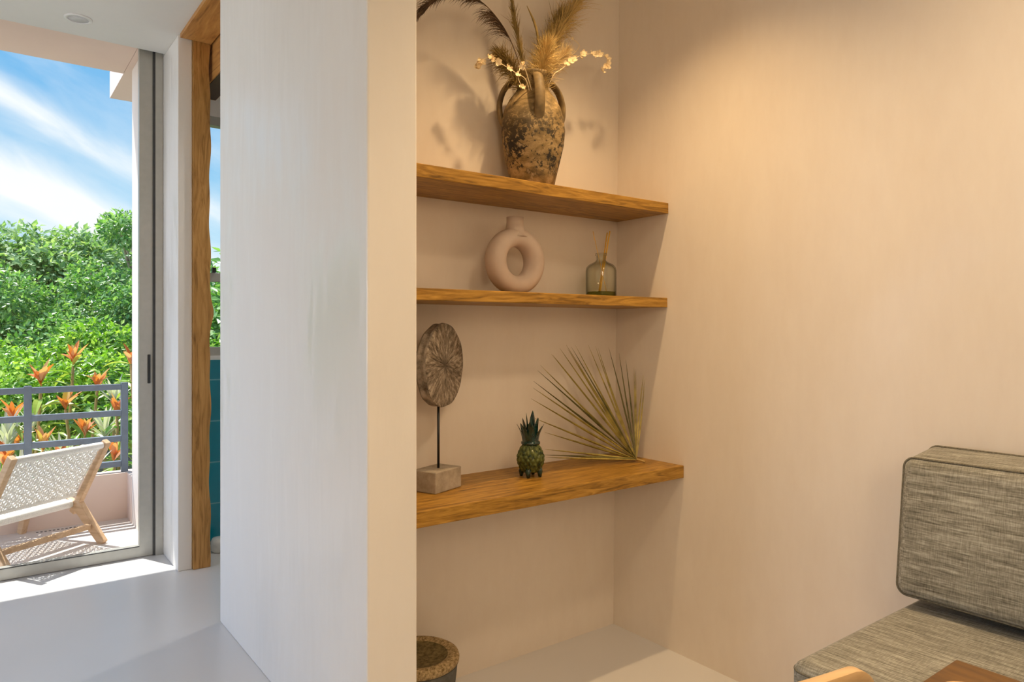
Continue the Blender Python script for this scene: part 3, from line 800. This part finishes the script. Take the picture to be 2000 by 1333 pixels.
R = random.Random(31)
def blade(a, b, mat, wmax, bow):
    m = MB(); n = 10; d = (b - a); nrm = d.cross(Vector((0, 1, .15))).normalized(); out = nrm.cross(d).normalized()
    P = [a + d * (i / n) + out * bow * math.sin(math.pi * i / n) for i in range(n + 1)]
    vs = []; fs = []
    for i, p in enumerate(P):
        s = i / n; w = wmax * (.35 + 1.3 * s if s < .38 else .85 * (1 - (s - .38) / .62) ** .75 + .06); fold = w * .55
        vs += [p - nrm * w / 2 + out * fold * .5, p - out * fold * .5, p + nrm * w / 2 + out * fold * .5]
    for i in range(n):
        for k in range(2): fs.append((3 * i + k, 3 * i + k + 1, 3 * i + 4 + k, 3 * i + 3 + k))
    m.add(vs, fs).build('blade', mat, pl)
for px, py, Y in tips:
    tip = at(px, py, Y=Y)
    tip.x = min(tip.x, XR - .004); tip.z = max(tip.z, ZB + .005)
    blade(Vector((R.uniform(-.004, .004), R.uniform(-.002, .004), R.uniform(-.003, .004))), tip - hub, M['palm_dark'] if R.random() < .42 else M['palm'], .0105, R.uniform(-.006, .004))

# ------------------------------------------------------------------ stone bowl on the floor
sb = thing('stone_bowl', 'round dark stone bowl with a rough tan rim, on the niche floor', 'bowl', (1.116, 1.990, 0))
MB().lathe([(0, .001), (.088, .001), (.100, .006), (.112, .06), (.123, .13), (.129, .185), (.1285, .190), (0, .190)], 64).build('body', M['dark_stone'], sb, True)
MB().lathe([(.128, .1905), (.1335, .196), (.1350, .207), (.132, .216), (.122, .222), (.108, .221), (.098, .215)], 64).build('rim', M['rough_stone'], sb, True)
MB().lathe([(.099, .2155), (.085, .207), (.06, .201), (.03, .198), (0, .197)], 64).build('hollow', M['rough_inner'], sb, True)

# ------------------------------------------------------------------ corner seat: bench, seat cushion, back cushion
def cushion(name, hx, hy, hz, rad, puff, parent=None, n=22, mat='fabric'):
    """rounded, slightly domed box centred on the origin"""
    bm = bmesh.new(); bmesh.ops.create_cube(bm, size=2.0)
    bmesh.ops.subdivide_edges(bm, edges=bm.edges[:], cuts=n, use_grid_fill=True)
    for v in bm.verts:
        c = Vector(v.co); h = Vector((hx, hy, hz)); p = Vector((0, 0, 0))
        for i in range(3):      # six cells at each end cover the rounding, the rest the flat middle
            k = abs(c[i]) * (n + 1) / 2; e = (n + 1) / 2 - 6
            p[i] = math.copysign((k / e) * (h[i] - rad) if k < e else h[i] - rad * (1 - (k - e) / 6), c[i])
        q = Vector([max(-(h[i] - rad), min(h[i] - rad, p[i])) for i in range(3)]); d = p - q
        if d.length > 1e-9: p = q + d.normalized() * min(rad, max(abs(d.x), abs(d.y), abs(d.z)))
        f = [(1 - (p[i] / h[i]) ** 2) for i in range(3)]
        p.x += puff[0] * c.x * max(0, f[1]) * max(0, f[2]) * (abs(c.x) > .98)
        p.y += puff[1] * c.y * max(0, f[0]) * max(0, f[2]) * (abs(c.y) > .98)
        p.z += puff[2] * c.z * max(0, f[0]) * max(0, f[1]) * (abs(c.z) > .98)
        v.co = p
    me = bpy.data.meshes.new(name); bm.to_mesh(me); bm.free()
    return new_obj(name, me, M[mat], parent, None, True)
def seam(parent, pts, r=.0028):
    P = [Vector(p) for p in pts]; P.append(P[0]); MB().tube(P, r, 6, caps=False).build('piping', M['piping'], parent, True)
def rrect(cx, hy, hz, r, fixed, n=6):
    out = []
    for (sy, sz, a0) in ((1, 1, 0), (-1, 1, 90), (-1, -1, 180), (1, -1, 270)):
        for k in range(n + 1):
            a = math.radians(a0 + 90 * k / n); out.append((sy * (hy - r) + r * math.cos(a), sz * (hz - r) + r * math.sin(a)))
    return out

YE = .885
bench = MB().box(1.47, XR - .002, -1.40, YE - .012, .0, .395).build('bench_base', M['plaster'], None, bevel=.006)
tag(bench, 'low plaster bench base under the grey seat cushion along the right wall', 'bench')
# seat cushion
sc_ = thing('seat_cushion', 'grey linen seat cushion lying flat on the plaster bench', 'cushion', (1.7915, -.257, .462))
scv = cushion('cover', .3635, 1.142, .062, .030, (.004, .004, .010), sc_, 26)
pts = rrect(0, .3635, 1.142, .03, 0)
seam(scv, [(a * .996, b * .999, .040) for a, b in pts]); seam(scv, [(a * .996, b * .999, -.040) for a, b in pts])
# back cushion, leaning back a little
bc = thing('back_cushion', 'grey linen back cushion leaning against the right wall', 'cushion', (2.024, -.257, .744))
bcv = cushion('cover', .085, 1.142, .176, .026, (.012, .006, .006), bc, 26)
lean = lambda p: Vector((p[0] + .13 * p[2], p[1], p[2] + .12 * p[0]))
for v in bcv.data.vertices: v.co = lean(v.co)
pts = rrect(0, 1.142, .176, .026, 0)
for x in (-.071, .071): seam(bcv, [lean((x, a, b)) for a, b in pts])

# ------------------------------------------------------------------ dining table, bowl on it, chair behind
tb = thing('dining_table', 'reddish brown wooden table, its corner in front of the grey seat', 'table', (.81, -.15, 0))
MB().box(-.376, .376, -.62, .606, .722, .750).build('tabletop', M['table'], tb, bevel=.002)
MB().box(-.32, .32, -.56, .546, .66, .7215).build('apron', M['table'], tb, bevel=.002)
for sx in (-1, 1):
    for sy in (-1, 1):
        MB().bar((sx * .33, sy * .56 - .007, .7215), (sx * .345, sy * .575 - .007, .001), .055, .055, (0, 1, 0), .035, .035).build('leg', M['table'], tb, bevel=.004)
wb = thing('wooden_cup', 'small pale wooden cup on the table corner, only its rim in view', 'cup', (1.040, .381, .7502))
MB().lathe([(0, 0), (.026, 0), (.034, .005), (.038, .016), (.038, .0205), (.0355, .0215), (.033, .018), (.028, .007), (0, .006)], 48).build('body', M['pale_wood'], wb, True)

ch = thing('desk_chair', 'pale wooden chair with a curved backrest between table and niche', 'chair', (.905, .786, 0), math.radians(-13.9))
m = MB(); cols, rws = 40, 12; vs = []; fs = []
W = .222; z0, z1 = .60, .768
for side in (0, 1):
    for i in range(cols + 1):
        s = -1 + 2 * i / cols; x = s * W
        r = .075; e = max(0, (abs(x) - (W - r)) / r)
        top = z1 - r * (1 - math.sqrt(max(0, 1 - e * e))) - .010 * s * s + .002
        bot = z0 + r * (1 - math.sqrt(max(0, 1 - e * e)))
        for k in range(rws + 1):
            z = bot + (top - bot) * k / rws
            y = -.262 + .030 * s * s + (.80 - z) * .06 + (0.0 if side == 0 else .017)
            vs.append((x, y, z))
nn = (cols + 1) * (rws + 1)
for i in range(cols):
    for k in range(rws):
        a = i * (rws + 1) + k; b = a + rws + 1
        fs.append((a, b, b + 1, a + 1)); fs.append((nn + a, nn + a + 1, nn + b + 1, nn + b))
for i in range(cols):
    a = i * (rws + 1); b = a + rws + 1
    fs.append((a, nn + a, nn + b, b)); fs.append((a + rws, b + rws, nn + b + rws, nn + a + rws))
for i in (0, cols):
    for k in range(rws):
        a = i * (rws + 1) + k; fs.append((a, a + 1, nn + a + 1, nn + a) if i == 0 else (a, nn + a, nn + a + 1, a + 1))
m.add(vs, fs).build('backrest', M['pale_wood'], ch, True).modifiers.new('bevel', 'BEVEL').width = .003
MB().box(-.21, .21, -.20, .20, .43, .455).build('seat', M['pale_wood'], ch, bevel=.01)
for sx in (-1, 1):
    MB().bar((sx * .175, -.185, .4295), (sx * .20, -.21, .001), .032, .032, (0, 1, 0), .022, .022).build('leg', M['pale_wood'], ch, bevel=.004)
    MB().bar((sx * .175, .175, .4295), (sx * .20, .20, .001), .032, .032, (0, 1, 0), .022, .022).build('leg', M['pale_wood'], ch, bevel=.004)
    MB().bar((sx * .16, -.195, .44), (sx * .155, -.238, .64), .026, .018, (0, 1, 0)).build('back_post', M['pale_wood'], ch, bevel=.003)

# ------------------------------------------------------------------ balcony lounge chair (seen from behind, facing the garden)
L = Vector((.818, .575, 0)); F = Vector((-.575, .818, 0)); RF = Vector((.615, 4.756, 0))
org = RF - L * .30 + F * .335
lc = thing('lounge_chair', 'low wooden balcony chair with white rope back and seat, facing the garden', 'chair', (org.x, org.y, -.004), math.atan2(L.y, L.x))
A = lambda a, z, x=0.0: Vector((x, a - .335, z))
for sx, nm in ((-1, 'left'), (1, 'right')):
    x = sx * .282
    MB().bar(A(.03, .001, x), A(.245, .235, x), .036, .044, (0, 0, 1), .036, .066).build('rear_leg', M['teak'], lc, bevel=.004)
    MB().bar(A(.262, .165, x), A(.005, .602, x), .034, .040, (0, 1, 0)).build('back_rail', M['teak'], lc, bevel=.004)
    MB().bar(A(.20, .208, x), A(.80, .335, x), .034, .044, (0, 0, 1)).build('seat_rail', M['teak'], lc, bevel=.004)
    MB().bar(A(.685, .001, x), A(.60, .275, x), .036, .040, (0, 1, 0), .036, .060).build('front_leg', M['teak'], lc, bevel=.004)
MB().bar(A(.115, .098, -.264), A(.115, .098, .264), .030, .030, (0, 0, 1)).build('stretcher', M['teak'], lc, bevel=.004)
def roll(name, c, r, parent):
    m = MB(); n = 120; x0, x1 = -.262, .262
    m.tube([c + Vector((x0 + (x1 - x0) * i / n, 0, 0)) for i in range(n + 1)], [r + .0012 * (i % 2) for i in range(n + 1)], 14)
    return m.build(name, M['rope'], parent, True)
pt, pb_ = A(.022, .580), A(.222, .282)
roll('top_roll', pt, .019, lc); roll('seat_back_roll', A(.262, .222), .024, lc); roll('seat_front_roll', A(.785, .328), .022, lc)
roll('back_bottom_roll', pb_, .013, lc)
def weave(name, p0, p1, nrm):
    """rope panel between two rolls: crossed strands that pass over and under"""
    m = MB(); d = p1 - p0; H_ = d.length; t = d.normalized(); hw = .258; r = .0048
    nx, ny = 34, int(H_ / .0148)
    for i in range(nx):
        x = -hw + 2 * hw * (i + .5) / nx
        pts = [p0 + Vector((x, 0, 0)) + t * (H_ * k / (ny * 2)) + nrm * .0038 * math.cos(math.pi * (k / 2 + i)) for k in range(ny * 2 + 1)]
        m.tube(pts, r, 5, caps=False)
    for j in range(ny):
        zz = H_ * (j + .5) / ny
        pts = [p0 + Vector((-hw + 2 * hw * k / (nx * 2), 0, 0)) + t * (zz + .010 * math.sin(k * .55 + j * 1.9)) - nrm * .0038 * math.cos(math.pi * ((k - 1) / 2 + j)) for k in range(nx * 2 + 1)]
        m.tube(pts, r * .92, 5, caps=False)
    m.build(name, M['rope'], lc, True)
weave('back_weave', pb_, pt, Vector((0, .83, .56)))
weave('seat_weave', A(.262, .236), A(.785, .340), Vector((0, -.2, .98)))

# ------------------------------------------------------------------ trees beyond the balcony
GZ = -2.0
def foliage(clumps, n, size, seed, squash=.8):
    R = random.Random(seed); V = []; Fc = []
    wts = [c[3] ** 2 for c in clumps]
    for k in range(n):
        cx, cy, cz, r = R.choices(clumps, wts)[0]
        while True:
            d = Vector((R.gauss(0, 1), R.gauss(0, 1), R.gauss(0, 1)))
            if d.length > 1e-3: break
        d.normalize(); rr = r * (.55 + .5 * R.random() ** .6)
        p = Vector((cx + d.x * rr, cy + d.y * rr, cz + d.z * rr * squash))
        ax = (d * .5 + Vector((R.gauss(0, .6), R.gauss(0, .6), R.gauss(-.25, .5)))).normalized()
        up = (d + Vector((R.gauss(0, .5), R.gauss(0, .5), .7))).normalized(); sd = ax.cross(up)
        if sd.length < 1e-3: continue
        sd.normalize(); up = sd.cross(ax)
        s = size * R.uniform(.65, 1.25); b = len(V); w = s * .26
        V += [p, p + ax * s * .45 + sd * w + up * s * .07, p + ax * s, p + ax * s * .45 - sd * w + up * s * .07]
        Fc += [(b, b + 1, b + 2), (b, b + 2, b + 3)]
    m = MB(); m.v = [tuple(v) for v in V]; m.f = Fc; return m
def tree(name, label, x, y, h, clumps, nleaf, size, mat, seed, trunk_r=.16):
    t = thing(name, label, 'tree', (x, y, GZ), group='trees beyond the balcony')
    top = min(c[2] for c in clumps) - GZ
    R = random.Random(seed + 100); m = MB()
    P = catmull([(0, 0, 0), (R.uniform(-.1, .1), R.uniform(-.1, .1), top * .5), (R.uniform(-.2, .2), 0, top)], 6)
    m.tube(P, [trunk_r * (1.15 - .4 * i / (len(P) - 1)) for i in range(len(P))], 10)
    m.build('trunk', M['bark'], t, True)
    br = MB()
    for (cx, cy, cz, r) in clumps:
        e = Vector((cx - x, cy - y, cz - GZ)); s0 = P[-1] * R.uniform(.75, 1)
        br.tube(catmull([s0, s0.lerp(e, .5) + Vector((R.uniform(-.2, .2), R.uniform(-.2, .2), .15)), e], 4), [trunk_r * .42 * (1 - .8 * i / 8) for i in range(9)], 6)
    br.build('branches', M['bark'], t, True)
    f = foliage([(cx - x, cy - y, cz - GZ, r) for cx, cy, cz, r in clumps], nleaf, size, seed); f.build('crown', mat, t)
    return t
def dome(x, y, z0, w, d, h, n, seed, r=(.7, 1.1)):
    R = random.Random(seed); out = []
    for k in range(n):
        a = R.uniform(0, 2 * math.pi); q = math.sqrt(R.random())
        zz = z0 + h * (1 - q * q) ** .5 * R.uniform(.25, 1.0)
        out.append((x + w * q * math.cos(a), y + d * q * math.sin(a), zz, R.uniform(*r)))
    return out
# the spreading tree just beyond the railing
tree('broadleaf_tree', 'bright green spreading tree nearest the balcony, pale trunk at lower left', .18, 10.6, 3.2, dome(.9, 11.2, -.20, 3.1, 1.6, 1.3, 36, 1, (.45, .75)), 80000, .088, M['leaf_bright'], 1, .17)
tree('broadleaf_tree', 'mid green tree standing right behind the nearest tree', 1.0, 15.5, 5, dome(.9, 15.5, .4, 4.2, 1.8, 1.5, 34, 2, (.6, .95)), 70000, .105, M['leaf_mid'], 2)
tree('broadleaf_tree', 'taller open crowned tree against the sky beside the wing wall', 3.1, 17.5, 6, dome(2.45, 17.0, 1.5, 1.0, 1.0, 2.3, 16, 3, (.28, .45)), 5200, .12, M['leaf_mid'], 3)
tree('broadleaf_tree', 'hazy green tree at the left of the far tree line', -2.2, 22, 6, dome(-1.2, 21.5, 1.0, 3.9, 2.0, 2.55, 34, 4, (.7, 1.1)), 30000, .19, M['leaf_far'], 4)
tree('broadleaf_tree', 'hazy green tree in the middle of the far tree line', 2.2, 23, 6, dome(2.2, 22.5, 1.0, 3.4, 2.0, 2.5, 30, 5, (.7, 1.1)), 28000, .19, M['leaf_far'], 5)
tree('broadleaf_tree', 'green tree seen through the bathroom window', 4.6, 13.5, 6, dome(4.6, 13.5, .2, 2.0, 1.6, 2.2, 22, 6, (.7, 1.1)), 18000, .20, M['leaf_mid'], 6)
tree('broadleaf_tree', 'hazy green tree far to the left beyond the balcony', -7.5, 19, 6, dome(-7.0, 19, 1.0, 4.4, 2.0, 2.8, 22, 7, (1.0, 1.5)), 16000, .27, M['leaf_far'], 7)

# ------------------------------------------------------------------ red and green garden plants behind the railing
def lance(m, base, d, L_, w, droop, R, curl=.25):
    n = 7; q = Vector(base); d = d.normalized(); side = d.cross(Vector((0, 0, 1)))
    if side.length < .05: side = Vector((1, 0, 0))
    side.normalize(); pts = [q.copy()]
    for i in range(n):
        d = (d + Vector((0, 0, -1)) * droop / n).normalized(); q = q + d * L_ / n; pts.append(q.copy())
    vs = []; fs = []
    for i, p in enumerate(pts):
        s = i / n; ww = w * max(.05, math.sin(math.pi * (.08 + .92 * s)) ** .75); up = side.cross(d)
        vs += [p - side * ww / 2 + up * ww * curl, p, p + side * ww / 2 + up * ww * curl]
    for i in range(n):
        for k in range(2): fs.append((3 * i + k, 3 * i + k + 1, 3 * i + 4 + k, 3 * i + 3 + k))
    m.add(vs, fs)
def garden_plant(label, px, py, Y, n_red, n_green, size, seed, name='cordyline_plant', red='leaf_red', group='cordyline plants behind the railing', wide=.17):
    R = random.Random(seed); top = at(px, py, Y=Y); base = Vector((top.x + R.uniform(-.1, .1), top.y + R.uniform(.0, .15), GZ))
    t = thing(name, label, 'plant', base, group=group)
    hgt = top.z - size * .55 - GZ
    P = catmull([(0, 0, 0), (R.uniform(-.06, .06), R.uniform(-.05, .05), hgt * .5), (top.x - base.x, top.y - base.y, hgt)], 6)
    MB().tube(P, [.020 - .008 * i / (len(P) - 1) for i in range(len(P))], 7).build('stem', M['stalk'], t, True)
    hd = P[-1]
    for k in range(n_red + n_green):
        a = 2.4 * k + R.uniform(-.3, .3); young = k < n_red; drop = 0 if young else R.random() * .75 * min(hgt, 1.3)
        el = (R.uniform(.75, 1.35) if young else R.uniform(.0, .7))
        d = Vector((math.cos(a) * math.cos(el), math.sin(a) * math.cos(el), math.sin(el)))
        L_ = size * (R.uniform(.34, .60) if young else R.uniform(.7, 1.05))
        m = MB(); lance(m, Vector((0, 0, 0)), d, L_, size * wide * R.uniform(.7, 1.05), R.uniform(.1, .6) + (0 if young else .7), R)
        hd = Vector(P[-1]) if young else P[-1] * (1 - drop / hgt)
        o = m.build('young_leaf' if young else 'leaf', M[red if young else 'leaf_green'], t)
        o.location = hd + Vector((0, 0, (.15 if young else 0) * size * R.random()))
G = [('tall orange tipped cordyline rising above the railing near the middle', 143, 672, 7.6, 7, 6, .42),
     ('orange tipped cordyline rising above the railing right of the left post', 80, 708, 7.2, 7, 6, .44),
     ('cordyline with a broad orange leaf beside the pale tree trunk', 24, 782, 6.7, 4, 6, .34),
     ('cordyline with a drooping orange leaf right of the left railing post', 84, 838, 6.3, 5, 5, .34),
     ('bright orange cordyline between the two middle rails', 166, 812, 6.5, 8, 5, .34),
     ('orange tipped cordyline just above the top rail at right', 190, 722, 7.4, 5, 6, .36),
     ('red leaved cordyline half hidden by the wing wall', 256, 672, 6.6, 5, 6, .36),
     ('orange and yellow cordyline at the lower left corner behind the chair', 8, 862, 6.2, 5, 6, .36),
     ('orange cordyline behind the right railing post', 228, 768, 6.6, 5, 6, .36),
     ('low orange cordyline just over the chair top', 120, 872, 6.2, 5, 5, .32),
     ('low cordyline between the chair and the right railing post', 222, 862, 6.1, 5, 5, .32),
     ('orange cordyline left of the left railing post', 34, 835, 6.9, 5, 6, .34),
     ('pale orange cordyline behind the centre of the railing', 128, 760, 7.0, 5, 6, .36)]
for i, (lb, px, py, Y, a, b, s) in enumerate(G): garden_plant(lb, px, py, Y, a + 4, b + 16, s * .88, 40 + i)
S = [('pale strap leaved plant low behind the centre of the railing', 120, 850, 6.45),
     ('pale strap leaved plant behind the right railing post', 205, 800, 6.8),
     ('pale strap leaved plant at the left end of the railing', 12, 815, 6.6),
     ('pale strap leaved plant behind the upper rail at right', 225, 740, 7.3),
     ('pale strap leaved plant right behind the chair back', 165, 885, 6.0),
     ('pale strap leaved plant left of the chair', 40, 880, 6.25),
     ('pale strap leaved plant behind the upper rail near the left post', 60, 790, 7.4)]
for i, (lb, px, py, Y) in enumerate(S): garden_plant(lb, px, py, Y, 26, 24, .50, 80 + i, 'strap_leaf_plant', 'leaf_pale', 'pale strap leaved plants behind the railing', .065)
